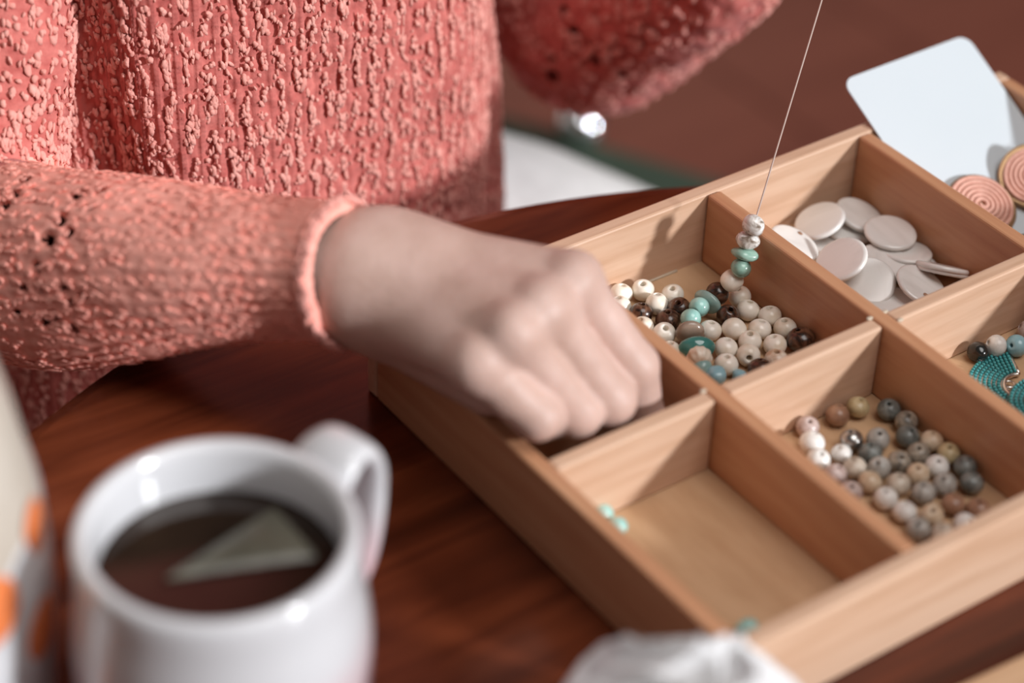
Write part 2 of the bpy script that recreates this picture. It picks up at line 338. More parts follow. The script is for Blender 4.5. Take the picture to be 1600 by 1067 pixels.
for i, (px, py, z, mat, kd, sz, lab) in enumerate(SB):
    t = SP[min(i + 1, len(SB) - 1)] - SP[max(i - 1, 0)]
    q = Vector(t).to_track_quat('Z', 'Y'); loc = Vector(SP[i])
    if kd == 'b': me = bead_mesh('bead', mat, sz, .0009, .95, .05, i); SR.append(sz)
    elif kd == 'r': me = bead_mesh('bead', mat, sz, .0010, .85, .03, i, 40, 10); SR.append(sz)
    else: me = nugget_mesh('bead', mat, sz, i * 3 + 1); SR.append(sz[1])
    o = put('bead', me, loc - strand.location, q, strand); o['label'] = lab
SR = np.array(SR)
thr_top = atd(1352, -225, .955)
cp = np.vstack([SP, SP[-1] + (thr_top - SP[-1]) * .3, thr_top])
V, F = tube(smooth_path(cp, 120), .00036, 6); mesh_np('thread', V, F, M['cord'], strand)

# loose beads of the same compartment
LB = [(973, 459, 'c', 'cream bead beside the index finger, upper one of the pair, nearest the back wall'), (1003, 452, 'c', 'tall cream bead standing alone in the light near the back wall'),
      (977, 479, 'c', 'cream bead half hidden by the index finger under another cream bead'), (1050, 462, 'c', 'cream bead in mid compartment farther from the hand of a tight pair'),
      (1046, 481, 'c', 'cream bead with a tan ring, nearer of a tight pair'), (1010, 487, 'w', 'dark brown bead between the index finger and the cream pair'),
      (1043, 501, 'w', 'dark brown bead touching two cream beads left of the aqua beads'), (1011, 511, 'c', 'cream bead at the left divider behind the knuckle of the index finger'),
      (1044, 524, 'c', 'cream bead with a small dark hole left of the taupe disc'), (1022, 529, 'c', 'cream bead mostly hidden behind the left divider by the finger'),
      (1047, 549, 'c', 'cream bead peeping over the left divider beside the teal oval'), (1070, 484, 'w', 'dark brown bead tucked behind the two pale aqua beads'),
      (1106, 517, 'c', 'cream bead just right of the taupe disc'), (1139, 512, 'm', 'misshapen smooth cream bead without a visible hole in mid compartment'),
      (1135, 543, 'c', 'cream bead right of the deep teal oval'), (1139, 571, 'c', 'cream bead nearest the front corner beside the sky blue stones'),
      (1167, 529, 'c', 'cream bead above the twin with a pinhole in front'), (1172, 555, 'h', 'cream bead lying on its side with a pinhole facing front'),
      (1187, 513, 'c', 'creased cream bead in the middle of the right half'), (1198, 490, 'c', 'cream bead nearest the right divider below the strand'),
      (1226, 510, 'c', 'cream bead beside the large dark brown bead of the right corner'), (1211, 538, 'c', 'cream bead just in front of the large dark corner bead'),
      (1211, 561, 'k', 'cream bead with a tan cap hole against the front divider'), (1251, 529, 'W', 'large dark brown bead in the right front corner'),
      (1188, 573, 'w', 'dark brown bead with a black hole half hidden by the front divider'), (1145, 493, 'w', 'dark brown striped bead under the rising strand'),
      (1169, 484, 'c', 'cream bead behind the dark striped bead, lower one under the strand'), (1157, 463, 'c', 'cream bead right below the lumpy strand bead'),
      (1154, 587, 's', 'small sky blue bead against the front divider')]
cm = [bead_mesh('bead', 'cream', .0048, .0014, .86 + .02 * k, .05, k) for k in range(6)]
wm = [bead_mesh('bead', 'brown', .0049, .0012, .90, .09, 20 + k) for k in range(3)]
KM = {'m': nugget_mesh('bead', 'cream', (.0052, .0047, .0046), 5, .1), 'W': bead_mesh('bead', 'brown', .0058, .0012, .85, .06, 31), 'k': bead_mesh('bead', 'ridged', .0048, .0013, .8, .03, 32), 's': nugget_mesh('bead', 'blue', (.0036, .0032, .0030), 9)}
RR = np.array([{'W': .0058, 's': .0034}.get(k, .0048) for _, _, k, _ in LB])
P0 = np.array([atz(a, b_, FT + r)[:2] for (a, b_, _, _), r in zip(LB, RR)])
PB = relax(P0, RR * .985, np.array([GX[1] + T2, GY[1] + T2]), np.array([GX[2] - T2, GY[2] - T2]), SP, SR)
for i, ((px, py, k, lab), p, r) in enumerate(zip(LB, PB, RR)):
    me = KM.get(k) or (wm[i % 3] if k == 'w' else cm[i % 6])
    rot = (random.uniform(-.3, .3), random.uniform(-.3, .3), random.uniform(0, 6)) if k != 'h' else (1.25, 0, -.65)
    zz = FT + r * (.9 if k in 'cwk' else .97)
    tag(put('loose_bead', me, (p[0], p[1], zz), rot), lab, 'bead', 'beads in the compartment beside the hand')

# grey bead compartment
GB = [(1262, 666, 'g_pink', 'pinkish marbled bead in the left corner of the grey bead compartment'), (1269, 692, 'g_white', 'large white bead by the left divider behind a smaller white one'),
      (1279, 717, 'g_white', 'white bead against the left divider below the large white one'), (1309, 648, 'g_brown', 'reddish brown bead near the back of the grey bead compartment'),
      (1341, 635, 'g_yellow', 'yellowish tan bead at the very back of the grey bead compartment'), (1393, 642, 'g_dark', 'dark grey green bead touching the right divider at the back'),
      (1419, 662, 'g_speck', 'speckled bead second along the right divider from the back'), (1440, 684, 'g_dark', 'dark bead third along the right divider beside the tan bead'),
      (1476, 687, 'g_tan', 'cream tan bead by the right divider on top of the row'), (1330, 687, 'metal_bead', 'shiny grey metallic bead in the middle'),
      (1314, 708, 'g_white', 'small white bead below the metallic bead'), (1371, 687, 'g_grey', 'grey brown bead right of the metallic bead'), (1362, 708, 'g_dark', 'dark mottled bead in the centre of the cluster'),
      (1435, 708, 'g_speck', 'dark speckled bead below the dark bead of the right divider'), (1404, 722, 'g_speck', 'tan and black bead in the centre right'), (1374, 729, 'g_grey', 'blue grey bead under the dark mottled bead'),
      (1333, 731, 'g_beige', 'beige bead below the small white bead'), (1306, 741, 'g_pink', 'peach bead half hidden by the left divider'), (1329, 768, 'g_pink', 'pale peach bead mostly hidden by the left divider'),
      (1359, 752, 'g_tan', 'tan bead with a brown rim left of the centre'), (1404, 755, 'g_beige', 'brownish beige bead between two tan beads'), (1434, 740, 'g_tan', 'tan and white bead right of the centre'),
      (1465, 727, 'g_white', 'pale cream grey bead in the right half'), (1506, 726, 'g_dark', 'dark grey bead by the right divider, back one of a pair'), (1514, 744, 'g_dark', 'dark olive bead by the right divider, front one of a pair'),
      (1476, 756, 'g_grey', 'light grey bead left of the dark pair'), (1443, 769, 'g_grey', 'grey beige bead in front of the tan and white one'), (1384, 778, 'g_white', 'light grey white bead by the left divider'),
      (1414, 799, 'g_white', 'mottled whitish bead by the left divider in front'), (1456, 804, 'g_tan', 'dull tan bead in the front half'), (1492, 787, 'g_brown', 'pale brown bead in the front right'),
      (1528, 795, 'g_brown', 'brown bead near the front wall at the right'), (1435, 826, 'g_grey', 'pale grey bead by the left divider near the front wall'), (1473, 834, 'g_beige', 'beige bead at the front wall'),
      (1509, 819, 'g_white', 'whitish bead half hidden by the front wall'), (1484, 708, 'g_yellow', 'yellow grey bead under the cream tan bead of the right divider')]
gm = {}
R = np.full(len(GB), .0046); R[1] = .0050; R[10] = .0040
P0 = np.array([atz(a, b_, FT + r)[:2] for (a, b_, _, _), r in zip(GB, R)])
PG = relax(P0, R * .985, np.array([GX[1] + T2, GY[0] + T2]), np.array([GX[2] - T2, GY[1] - T2]))
for i, ((px, py, mt, lab), p, r) in enumerate(zip(GB, PG, R)):
    k = (mt, r, i % 2)
    if k not in gm: gm[k] = bead_mesh('bead', mt, r, .0009, .86 + .06 * (i % 2), .04, 40 + i)
    tag(put('stone_bead', gm[k], (p[0], p[1], FT + r * .93), (random.uniform(-.35, .35), random.uniform(-.35, .35), random.uniform(0, 6))), lab, 'bead', 'beads in the grey bead compartment')

# tiny aqua beads of the empty compartment, dark beads under the fingers
am = nugget_mesh('bead', 'aqua', (.0043, .0037, .0037), 3)
for (px, py, zz, lab) in ((941, 803, .0300, 'tiny aqua bead clinging to the left wall, upper one of the pair'), (963, 823, .0290, 'tiny aqua bead clinging to the left wall, lower one of the pair'), (1168, 982, .0075, 'tiny grey green bead in the front corner of the empty compartment')):
    p = atz(px, py, zz); p[0] = max(p[0], GX[0] + T2 + .0040); p[1] = max(p[1], GY[0] + T2 + .0040)
    if zz > .02: p = atz(px, py, FT + .0036); p[0] = max(p[0], GX[0] + T2 + .0040)
    tag(put('tiny_bead', am, (p[0], p[1], FT + .0036)), lab, 'bead', 'tiny beads in the empty compartment')
dm = bead_mesh('bead', 'darkgreen', .0055, .0012, .9)
for (x, y, lab) in ((-.0685, .0105, 'very dark green bead under the little finger against the left wall'), (-.0560, .0098, 'very dark green bead under the ring finger against the front divider'), (-.0440, .0100, 'very dark green bead in shade between the ring and middle fingertips')):
    tag(put('dark_bead', dm, (x, y, FT + .005)), lab, 'bead', 'dark beads under the hand')

# ------------------------------------------------------------------ mother-of-pearl discs
def disc_mesh(name, r, t, hole=True):
    prof = [(r * k, t * (.5 + .12 * (1 - k * k))) for k in (0, .3, .6, .85)] + [(r * .95, t * .48), (r, t * .2), (r, -t * .2), (r * .95, -t * .48)] + [(r * k, -t * .5) for k in (.85, .5, 0)]
    V, F = lathe(prof, 40); me = bpy.data.meshes.new(name); me.from_pydata(V, [], F); me.update()
    me.materials.append(M['shell']); me.polygons.foreach_set('use_smooth', [True] * len(me.polygons)); return me
dmesh = disc_mesh('shell_disc', .0112, .0022)
holem = bpy.data.meshes.new('drill_hole'); V, F = lathe([(0, .00005), (.0009, .00005), (.0012, .0001), (.0009, .0002), (0, .00012)], 12); holem.from_pydata(V, [], F); holem.materials.append(M['g_brown'])
SD = [(1300, 377, .0055, (0, 0, 1), 'flat pearl disc lying low between the two left tilted discs'), (1326, 357, .0075, (.1, -.1, 1), 'flat pearl disc in the back row under the wavy one'),
      (1335, 432, .0060, (-.05, .1, 1), 'pearl disc lying under the large disc by the left divider'), (1423, 415, .0058, (.05, .05, 1), 'pearl disc lowest of the stack beside the leaning pair'),
      (1394, 474, .0060, (0, 0, 1), 'pearl disc at the very front corner of the shell compartment'), (1416, 393, .0095, (.15, .1, 1), 'pearl disc directly under the top right disc'),
      (1378, 411, .0098, (-.1, -.15, 1), 'pearl disc in the middle half covered by the large round one'), (1346, 336, .0110, (.25, -.25, 1), 'pearl disc at the very back with a wavy edge'),
      (1281, 345, .0130, (-.36, .16, .9), 'tilted pearl disc near the back wall at the left'), (1241, 380, .0165, (.32, -.22, .95), 'pearl disc with a brown drill hole leaning on the left divider'),
      (1391, 364, .0145, (.0, -.1, 1), 'pearl disc lying on top at the right back'), (1315, 406, .0178, (-.50, .08, .88), 'large pinkish pearl disc tilted to the left in the middle left'),
      (1357, 443, .0098, (-.36, -.34, .9), 'large round pearl disc facing forward near the left divider'), (1439, 446, .0115, (.22, -.32, .95), 'pearl disc with a bright edge leaning on the front divider'),
      (1478, 416, .0130, (.52, .38, 1.0), 'pearl disc seen edge on, upper one of the leaning pair'), (1474, 426, .0100, (.52, .38, 1.0), 'pearl disc seen edge on, lower one of the leaning pair')]
for i, (px, py, z, nrm, lab) in enumerate(SD):
    p = atz(px, py, z); n = Vector(nrm).normalized()
    e = .0112 * math.sqrt(max(0, 1 - n.x ** 2)) + .0004; f_ = .0112 * math.sqrt(max(0, 1 - n.y ** 2)) + .0004; g = .0112 * math.sqrt(max(0, 1 - n.z ** 2)) + .0011
    p[0] = min(max(p[0], GX[2] + T2 + e), GX[3] - T2 - e); p[1] = min(max(p[1], GY[1] + T2 + f_), GY[2] - T2 - f_); p[2] = max(p[2], FT + g)
    o = put('shell_disc', dmesh, p, n.to_track_quat('Z', 'Y')); tag(o, lab, 'shell disc', 'mother of pearl discs in the tray')
    if i in (9, 13): h = put('drill_hole', holem, (.0072 if i == 9 else -.006, -.003, .00135), (0, 0, 0), o)

# ------------------------------------------------------------------ card leaning over the back wall
ALC = .49; cn = Vector((0, -math.sin(ALC), math.cos(ALC))); cv = Vector((0, math.cos(ALC), math.sin(ALC)))
cw, ch, rr_, th_ = .0745, .0955, .006, .0007
bm = bmesh.new(); vs = []
for cx, cy, a0 in ((cw - rr_, ch - rr_, 0), (rr_, ch - rr_, 90), (rr_, rr_, 180), (cw - rr_, rr_, 270)):
    for k in range(7):
        a = math.radians(a0 + k * 15); vs.append(bm.verts.new((cx + rr_ * math.cos(a) - cw / 2, cy + rr_ * math.sin(a) - ch / 2, 0)))
f = bm.faces.new(vs); ex = bmesh.ops.extrude_face_region(bm, geom=[f])
for v in ex['geom']:
    if isinstance(v, bmesh.types.BMVert): v.co.z += th_
rim = Vector((.2085, GY[2] - T2, H + .0004)); cc = rim + cv * (.0255 - ch / 2 + .0005)
card = bm_obj('blank_card', bm, M['card'], loc=cc); card.rotation_euler = (ALC, 0, 0)
tag(card, 'blank white card with rounded corners leaning over the back wall of the tray', 'card')

# ------------------------------------------------------------------ peach coiled discs on the card
def peach(loc, n, R, lab, spin):
    q = Vector(n).normalized().to_track_quat('Z', 'Y'); e = empty('coiled_disc', loc, lab, 'earring', 'peach coiled disc earrings'); e.rotation_euler = (q @ Matrix.Rotation(spin, 3, 'Z').to_quaternion()).to_euler()
    V, F = lathe([(0, -.0009), (R * .97, -.0009), (R * .97, .0003), (0, .0003)], 48); me = bpy.data.meshes.new('backing'); me.from_pydata(V, [], F); link('backing', me, M['brass'], e)
    t = np.linspace(0, 1, 500); turns = 6; r = .001 + (R - .0018) * t; a = turns * 2 * np.pi * t
    V, F = tube(np.stack([r * np.cos(a), r * np.sin(a), np.full(500, .0009)], -1), .00105, 7); me = bpy.data.meshes.new('coil'); me.from_pydata(V.tolist(), [], F); link('coil', me, M['peach'], e, True)
    a = np.linspace(0, 2 * np.pi, 60); V, F = tube(np.stack([R * np.cos(a), R * np.sin(a), 0 * a - .0002], -1), .0009, 7, False); me = bpy.data.meshes.new('rim'); me.from_pydata(V.tolist(), [], F); link('rim', me, M['brass'], e, True)
    V, F = tube(np.stack([R + .0022 + .0018 * np.cos(a), .0018 * np.sin(a), 0 * a], -1), .0005, 6, False); me = bpy.data.meshes.new('loop'); me.from_pydata(V.tolist(), [], F); link('loop', me, M['brass'], e, True)
p1 = atd(1536, 322, 1.005); p2 = atd(1607, 276, 1.012)
def oncard(px, py, lift):
    r = CF + CR * (px - 800) / FPX - CU * (py - 533.5) / FPX; n = np.array(cn); c = np.array(rim) + n * (th_ + lift)
    return CP + r * (((c - CP) @ n) / (r @ n))
peach(oncard(1534, 321, .0034), (-.05, -.40, .88), .0150, 'peach coiled thread disc lying on the card nearer the divider', 2.6)
peach(oncard(1614, 274, .0080), (-.45, -.42, .80), .0140, 'peach coiled thread disc tilted on the card at the right edge', 1.0)

# ------------------------------------------------------------------ turquoise compartment
mk = [('black', (.0046, .0044, .0042), 1528, 550, 'black faceted bead beside the turquoise fan earring'), ('g_white', (.0046,) * 3, 1556, 540, 'round white bead behind the turquoise fan earring'), ('blue', (.0046,) * 3, 1588, 540, 'pale blue grey bead right of the round white bead'), ('g_pink', (.0046,) * 3, 1606, 516, 'pale bead farthest back at the right edge of the turquoise compartment')]
for mt, ax, px, py, lab in mk:
    me = bead_mesh('bead', mt, ax[0], .0009, .9, .04, px) if mt != 'black' else nugget_mesh('bead', mt, ax, 4, .1)
    tag(put('gem_bead', me, atz(px, py, FT + ax[2] * .95), (1.1, .3, px)), lab, 'bead', 'beads in the turquoise compartment')
def fan(c, R, a0, a1, lab, tilt):
    e = empty('fan_earring', c, lab, 'earring', 'turquoise beaded earrings'); e.rotation_euler = tilt
    sb = bead_mesh('seed', 'turq', .00085, .0003, .85, 0, 0, 8); bV = np.array([v.co for v in sb.vertices]); bF = np.array([list(p.vertices) for p in sb.polygons])
    n = 7
    for k in range(n):
        r = R - k * .00185; cnt = max(3, int(abs(a1 - a0) * r / .00175)); VV = []; FF = []
        for j in range(cnt):
            a = a0 + (a1 - a0) * (j + .5) / cnt; ca, sa = math.cos(a), math.sin(a)
            m3 = np.array([[0, ca, -sa], [0, sa, ca], [1, 0, 0]]).T  # bead axis along the row
            rotm = np.array([[ca, 0, -sa], [sa, 0, ca], [0, 1, 0]])
            FF.append(bF + len(VV) * len(bV)); VV.append(bV @ rotm.T + [r * ca, r * sa, .0012])
        me = bpy.data.meshes.new('bead_row'); me.from_pydata(np.concatenate(VV).tolist(), [], np.concatenate(FF).tolist()); o = link('bead_row', me, M['turq'], e, True)
    A = np.linspace(a0, a1, 30)
    V1 = [((R + .0009) * math.cos(a), (R + .0009) * math.sin(a), 0) for a in A] + [((R - n * .00185) * math.cos(a), (R - n * .00185) * math.sin(a), 0) for a in A]
    Fq = [(i, i + 1, 31 + i, 30 + i) for i in range(29)]; bm = bmesh.new(); vv = [bm.verts.new(v) for v in V1]
    fs = [bm.faces.new([vv[i] for i in q]) for q in Fq]; ex = bmesh.ops.extrude_face_region(bm, geom=fs)
    for v in ex['geom']:
        if isinstance(v, bmesh.types.BMVert): v.co.z += .0006
    me = bpy.data.meshes.new('back_plate'); bmesh.ops.recalc_face_normals(bm, faces=bm.faces); bm.to_mesh(me); bm.free(); link('back_plate', me, M['silver'], e)
    ri = R - n * .00185 - .0004
    V, F = tube([(ri * math.cos(a), ri * math.sin(a), .0012) for a in A], .0009, 7); me = bpy.data.meshes.new('inner_bar'); me.from_pydata(V.tolist(), [], F); link('inner_bar', me, M['silver'], e, True)
    for a in (a0, a1):
        V, F = tube([(rr * math.cos(a), rr * math.sin(a), .0012) for rr in np.linspace(ri, R, 4)], .0007, 7); me = bpy.data.meshes.new('end_bar'); me.from_pydata(V.tolist(), [], F); link('end_bar', me, M['silver'], e, True)
    am_ = (a0 + a1) / 2; t = np.linspace(0, 2 * np.pi, 24); V, F = tube(np.stack([(ri - .002) * math.cos(am_) + .002 * np.cos(t), (ri - .002) * math.sin(am_) + .002 * np.sin(t), 0 * t + .0016], -1), .0005, 6, False)
    me = bpy.data.meshes.new('loop'); me.from_pydata(V.tolist(), [], F); link('loop', me, M['silver'], e, True)
fan(atz(1601, 608, FT + .0006), .0215, math.radians(62), math.radians(212), 'turquoise beaded fan earring lying flat with a silver inner bar', (0, 0, 0))
fan(atz(1640, 634, FT + .0040), .0150, math.radians(20), math.radians(290), 'turquoise beaded earring with a silver rim cut by the right edge', (.06, -.08, .2))

# ------------------------------------------------------------------ mug with tea
mc = atz(338, 823, .100); mc = np.array([mc[0], mc[1], 0]); MR = .0431
mug = empty('mug', mc, 'white ceramic mug with a looped handle filled with dark tea on the table', 'mug')
prof = [(0, .003), (.028, .003), (.0285, .0), (.033, .0), (.039, .006), (.0440, .018), (MR + .0035, .040), (MR + .0034, .060), (MR + .0012, .078), (MR - .0002, .090), (MR + .0002, .0975), (MR - .0009, .0996), (MR - .0026, .1), (MR - .0044, .0990), (MR - .0052, .0965), (MR - .0056, .085), (MR - .0056, .03), (.033, .012), (0, .010)]
V, F = lathe(prof, 72); mesh_np('cup', np.array(V) + mc, F, M['mug'], mug)
V, F = lathe([(0, .0815), (MR - .007, .0815), (MR - .0057, .0820)], 64); mesh_np('tea', np.array(V) + mc, F, M['tea'], mug)
hd = atz(530, 738, .088) - mc; hd[2] = 0; hd /= np.linalg.norm(hd)                        # the handle points to the tray's far corner
ear = [(MR - .003, .0900), (MR + .007, .0975), (MR + .0150, .0970), (MR + .0205, .087), (MR + .0205, .070), (MR + .015, .050), (MR + .001, .034)]
P = smooth_path([mc + hd * r + [0, 0, z] for r, z in ear], 40); side = np.cross(hd, [0, 0, 1])
Vh = []; th = np.linspace(0, 2 * np.pi, 16, endpoint=False); Tt = np.gradient(P, axis=0); Tt /= np.linalg.norm(Tt, axis=1)[:, None]
wv = np.interp(np.linspace(0, 1, 40), [0, .25, .6, 1], [.0135, .0105, .0088, .0098])
for i in range(40):
    nn = np.cross(Tt[i], side); Vh += [P[i] + side * wv[i] * math.copysign(abs(math.cos(a)) ** .7, math.cos(a)) + nn * .0034 * math.copysign(abs(math.sin(a)) ** .8, math.sin(a)) for a in th]
mesh_np('handle', Vh, [(i * 16 + k, i * 16 + (k + 1) % 16, (i + 1) * 16 + (k + 1) % 16, (i + 1) * 16 + k) for i in range(39) for k in range(16)], M['mug'], mug)
# tea bag: a soft wet pillow just breaking the surface
tri = [atz(428, 792, .0820), atz(500, 872, .0820), atz(252, 908, .0820)]
NB = 22; Vb = []; Fb = []; ids = {}
for side_ in (1, -1):
    for i in range(NB + 1):
        for j in range(NB + 1 - i):
            a, b_ = i / NB, j / NB; c = 1 - a - b_; p = a * tri[0] + b_ * tri[1] + c * tri[2]
            edge = min(a, b_, c) * 3; p = p + [0, 0, side_ * .0032 * edge ** .6 + .0006 * math.sin(60 * a + 35 * b_) * edge + .0002]; ids[(side_, i, j)] = len(Vb); Vb.append(p)
for s_ in (1, -1):
    for i in range(NB):
        for j in range(NB - i):
            Fb.append((ids[(s_, i, j)], ids[(s_, i + 1, j)], ids[(s_, i, j + 1)]))
            if j < NB - i - 1: Fb.append((ids[(s_, i + 1, j)], ids[(s_, i + 1, j + 1)], ids[(s_, i, j + 1)]))
tag(mesh_np('tea_bag', Vb, Fb, M['teabag'], origin=(mc[0], mc[1], .0815)), 'pale wet triangular tea bag floating in the tea of the white mug', 'tea bag')

# ------------------------------------------------------------------ stoneware jar at the left edge
jc = atz(-196, 850, .08); jc[2] = 0
jar = empty('stoneware_jar', jc, 'white and beige ceramic jar with orange spots cut by the left edge', 'jar')
JP = [(0, 0), (.040, 0), (.046, .004), (.0495, .02), (.052, .05), (.0522, .075), (.0505, .10), (.0465, .125), (.041, .150), (.034, .168), (.031, .176), (.034, .184), (.030, .184), (.027, .176), (.030, .160), (0, .155)]
V, F = lathe(JP, 64); V = np.array(V)
mesh_np('body', V + jc, F, M['jar'], jar)
# raised white glaze with a wavy upper edge, and orange glaze spots
def jr(z): return np.interp(z, [p[1] for p in JP[1:12]], [p[0] for p in JP[1:12]])
A = np.linspace(0, 2 * np.pi, 120, endpoint=False); zt = .098 + .013 * np.sin(2 * A + 1.0) + .006 * np.sin(5 * A)
VV = []
for k in np.linspace(0, 1, 24):
    z = .004 + (zt - .004) * k; r = jr(z) + .0009 * (1 if k < .97 else .1); VV.append(np.stack([r * np.cos(A), r * np.sin(A), z], -1))
VV = np.array(VV); mesh_np('glaze', VV.reshape(-1, 3) + jc, [(i * 120 + k, i * 120 + (k + 1) % 120, (i + 1) * 120 + (k + 1) % 120, (i + 1) * 120 + k) for i in range(23) for k in range(120)], M['ceramic'], jar)
def spot(ang, z, s):
    VV = [];n = 20
    for ri in np.linspace(0, 1, 6):
        for t in np.linspace(0, 2 * np.pi, n, endpoint=False):
            zz = z + s * 1.1 * ri * math.sin(t); r = jr(zz) + .0009 + .0006 * (1 - ri ** 4); a = ang + s * ri * math.cos(t) / .05; VV.append((r * math.cos(a), r * math.sin(a), zz))
    mesh_np('spot', np.array(VV) + jc, [(i * n + k, i * n + (k + 1) % n, (i + 1) * n + (k + 1) % n, (i + 1) * n + k) for i in range(5) for k in range(n)], M['orange'], jar)
ca = math.atan2(CR[1], CR[0])                               # towards picture right
for da, z, s in ((-.66, .082, .0115), (-.10, .094, .008), (-.22, .058, .0100), (-1.3, .09, .010), (-1.1, .030, .010), (1.2, .06, .01), (2.4, .08, .01), (3.6, .05, .01)): spot(ca + da, z, s)

# ------------------------------------------------------------------ crumpled white cloth in front of the tray, tan wooden lid at the corner
cc0 = np.array([-.128, -.142]); n = 110; U = np.linspace(-1, 1, n); gu, gv = np.meshgrid(U, U, indexing='ij')
rad = np.sqrt(gu ** 2 + gv ** 2).ravel(); sq = np.maximum(abs(gu), abs(gv)).ravel() / np.maximum(rad, 1e-6)
XY = np.stack([gu.ravel(), gv.ravel()], -1) * sq[:, None]; q = np.linalg.norm(XY, axis=1)
P3 = np.column_stack([XY * 2.2, np.zeros(len(XY))]); w = np.column_stack([vnoise(P3 + 3, 1), vnoise(P3 + 9, 2), 0 * q])
ridge = 1 - abs(vnoise(P3 * 1.3 + w * .9, 3)); ridge2 = 1 - abs(vnoise(P3 * 2.7 + w, 4))
zz = np.clip(1 - q ** 2.6, 0, 1) ** .8 * (.074 + .011 * ridge ** 2 + .005 * ridge2 ** 2 + .007 * vnoise(P3 * .8, 6)) + .001
XYw = cc0 + XY * .060 * (1 + .12 * vnoise(P3 * .7 + 20, 8))[:, None]
out = (XYw[:, 0] > X0 - .002) & (XYw[:, 1] > Y0 - .002)
dxo, dyo = XYw[:, 0] - (X0 - .002), XYw[:, 1] - (Y0 - .002)
XYw[out & (dxo < dyo), 0] = X0 - .002; XYw[out & (dxo >= dyo), 1] = Y0 - .002
clo = mesh_np('crumpled_napkin', np.column_stack([XYw, zz]), grid_faces(n, n), M['white_cloth'], origin=(cc0[0], cc0[1], 0))
tag(clo, 'crumpled white cloth napkin on the table in front of the tray corner', 'napkin')
a_, b_ = atz(1505, 1066, .006)[:2], atz(1600, 1021, .006)[:2]; u_ = (b_ - a_) / np.linalg.norm(b_ - a_); v_ = np.array([u_[1], -u_[0]])
lid = empty('wooden_lid', (*(a_ + u_ * .01 + v_ * .05), 0), 'tan wooden lid lying on the table at the lower right edge', 'lid')
ang = math.atan2(u_[1], u_[0]); lid.rotation_euler = (0, 0, ang)
bm = bmesh.new(); box(bm, -.07, .07, -.05, .05, .002, .006, .0010, 2); bm_obj('panel', bm, M['lid_wood'], lid)
for y in (-.035, .035):
    bm = bmesh.new(); box(bm, -.062, .062, y - .006, y + .006, 0, .0021, .0003); bm_obj('batten', bm, M['lid_wood'], lid)

# ------------------------------------------------------------------ person
PT = np.array([-.004, .338]); PS = np.array([.89, .456]); PF = np.array([.456, -.89])
per = empty('person', (PT[0], PT[1], FZ), 'person in a coral knitted sweater reaching into the tray and lifting a bead strand', 'person')
def torso(u, z, disp=None):
    """u = angle from the front, z = height; returns point and outward normal"""
    a = np.interp(z, [-.30, -.16, -.05, .1, .3, .40, .46], [.156, .156, .150, .146, .150, .150, .06]); b2 = np.interp(z, [-.30, -.16, -.05, .1, .3, .40, .46], [.115, .112, .104, .098, .105, .085, .05])
    k = 1 + .05 * np.sin(3.1 * u + 1.3) * np.exp(-((z - .0) / .12) ** 2) + .025 * np.sin(5 * u + 22 * z) + .012 * np.sin(9 * u - 13 * z + 2) - .075 * np.exp(-((u - .42 - .35 * z) / .07) ** 2) - .15 * np.exp(-((u + 1.40 + .5 * z) / .24) ** 2)
    x = a * np.sin(u) * k; y = b2 * np.cos(u) * k
    P = np.stack([PT[0] + x * PS[0] + y * PF[0], PT[1] + x * PS[1] + y * PF[1], z], -1)
    nx, ny = np.sin(u) / a, np.cos(u) / b2; q = np.sqrt(nx * nx + ny * ny); nx, ny = nx / q, ny / q
    Nn = np.stack([nx * PS[0] + ny * PF[0], nx * PS[1] + ny * PF[1], 0 * z], -1)
    return P, Nn
PITCH = .0080
uf = np.linspace(-1.95, 1.95, 620); ub = np.linspace(1.95, 2 * np.pi - 1.95, 90)[1:-1]; uu = np.concatenate([uf, ub])
zf = np.concatenate([np.linspace(-.20, -.07, 40)[:-1], np.linspace(-.07, .15, 230)[:-1], np.linspace(.15, .46, 60)])
UU, ZZ = np.meshgrid(uu, zf, indexing='ij'); P, Nn = torso(UU.ravel(), ZZ.ravel())
# arc length around the front gives the rib phase
Pa, _ = torso(uf, np.zeros_like(uf)); arc = np.concatenate([[0], np.cumsum(np.linalg.norm(np.diff(Pa, axis=0), axis=1))])
S_ = np.interp(UU.ravel(), uf, arc); ph = (S_ / PITCH) % 1.0
chain = np.exp(-((ph - .12) / .055) ** 2) + np.exp(-((ph - .28) / .055) ** 2)
stitch = .5 + .5 * np.sin(2 * np.pi * ZZ.ravel() / .0016)
d = .0012 * chain * (.3 + .7 * stitch) + .0008 * vnoise(P * 260, 1) + .0010 * vnoise(P * 90, 2) - .0008 * (ph > .4) * (.5 + .5 * vnoise(P * 420, 3))
sw = mesh_np('sweater', P + Nn * d[:, None], grid_faces(len(uu), len(zf), True), M['knit'], per)

# sleeves
def sleeve(keys, ns, nt, cuff_lo=.55):
    K4 = smooth_path(np.array([list(atd(a, b_, d_)) + [r] for a, b_, d_, r in keys]), ns); C = K4[:, :3]; r = K4[:, 3]
    T, N_, B = frames(C); s = np.concatenate([[0], np.cumsum(np.linalg.norm(np.diff(C, axis=0), axis=1))])
    return C, r, T, N_, B, s
def sleeve_pts(S, si, th):
    C, r, T, N_, B, s = S; idx = np.clip(si, 0, len(s) - 1); i0 = np.floor(idx).astype(int); i1 = np.minimum(i0 + 1, len(s) - 1); w = (idx - i0)[:, None]
    mix = lambda A: A[i0] * (1 - w) + A[i1] * w
    c, rr, n, b2 = mix(C), (r[i0] * (1 - w[:, 0]) + r[i1] * w[:, 0]), mix(N_), mix(B)
    nn = np.cos(th)[:, None] * n + np.sin(th)[:, None] * b2
    k = 1 + .05 * np.sin(2 * th + 9 * c[:, 0] * 10) + .03 * np.sin(3 * th - 60 * c[:, 2])
    return c + nn * (rr * k)[:, None], nn, mix(T)
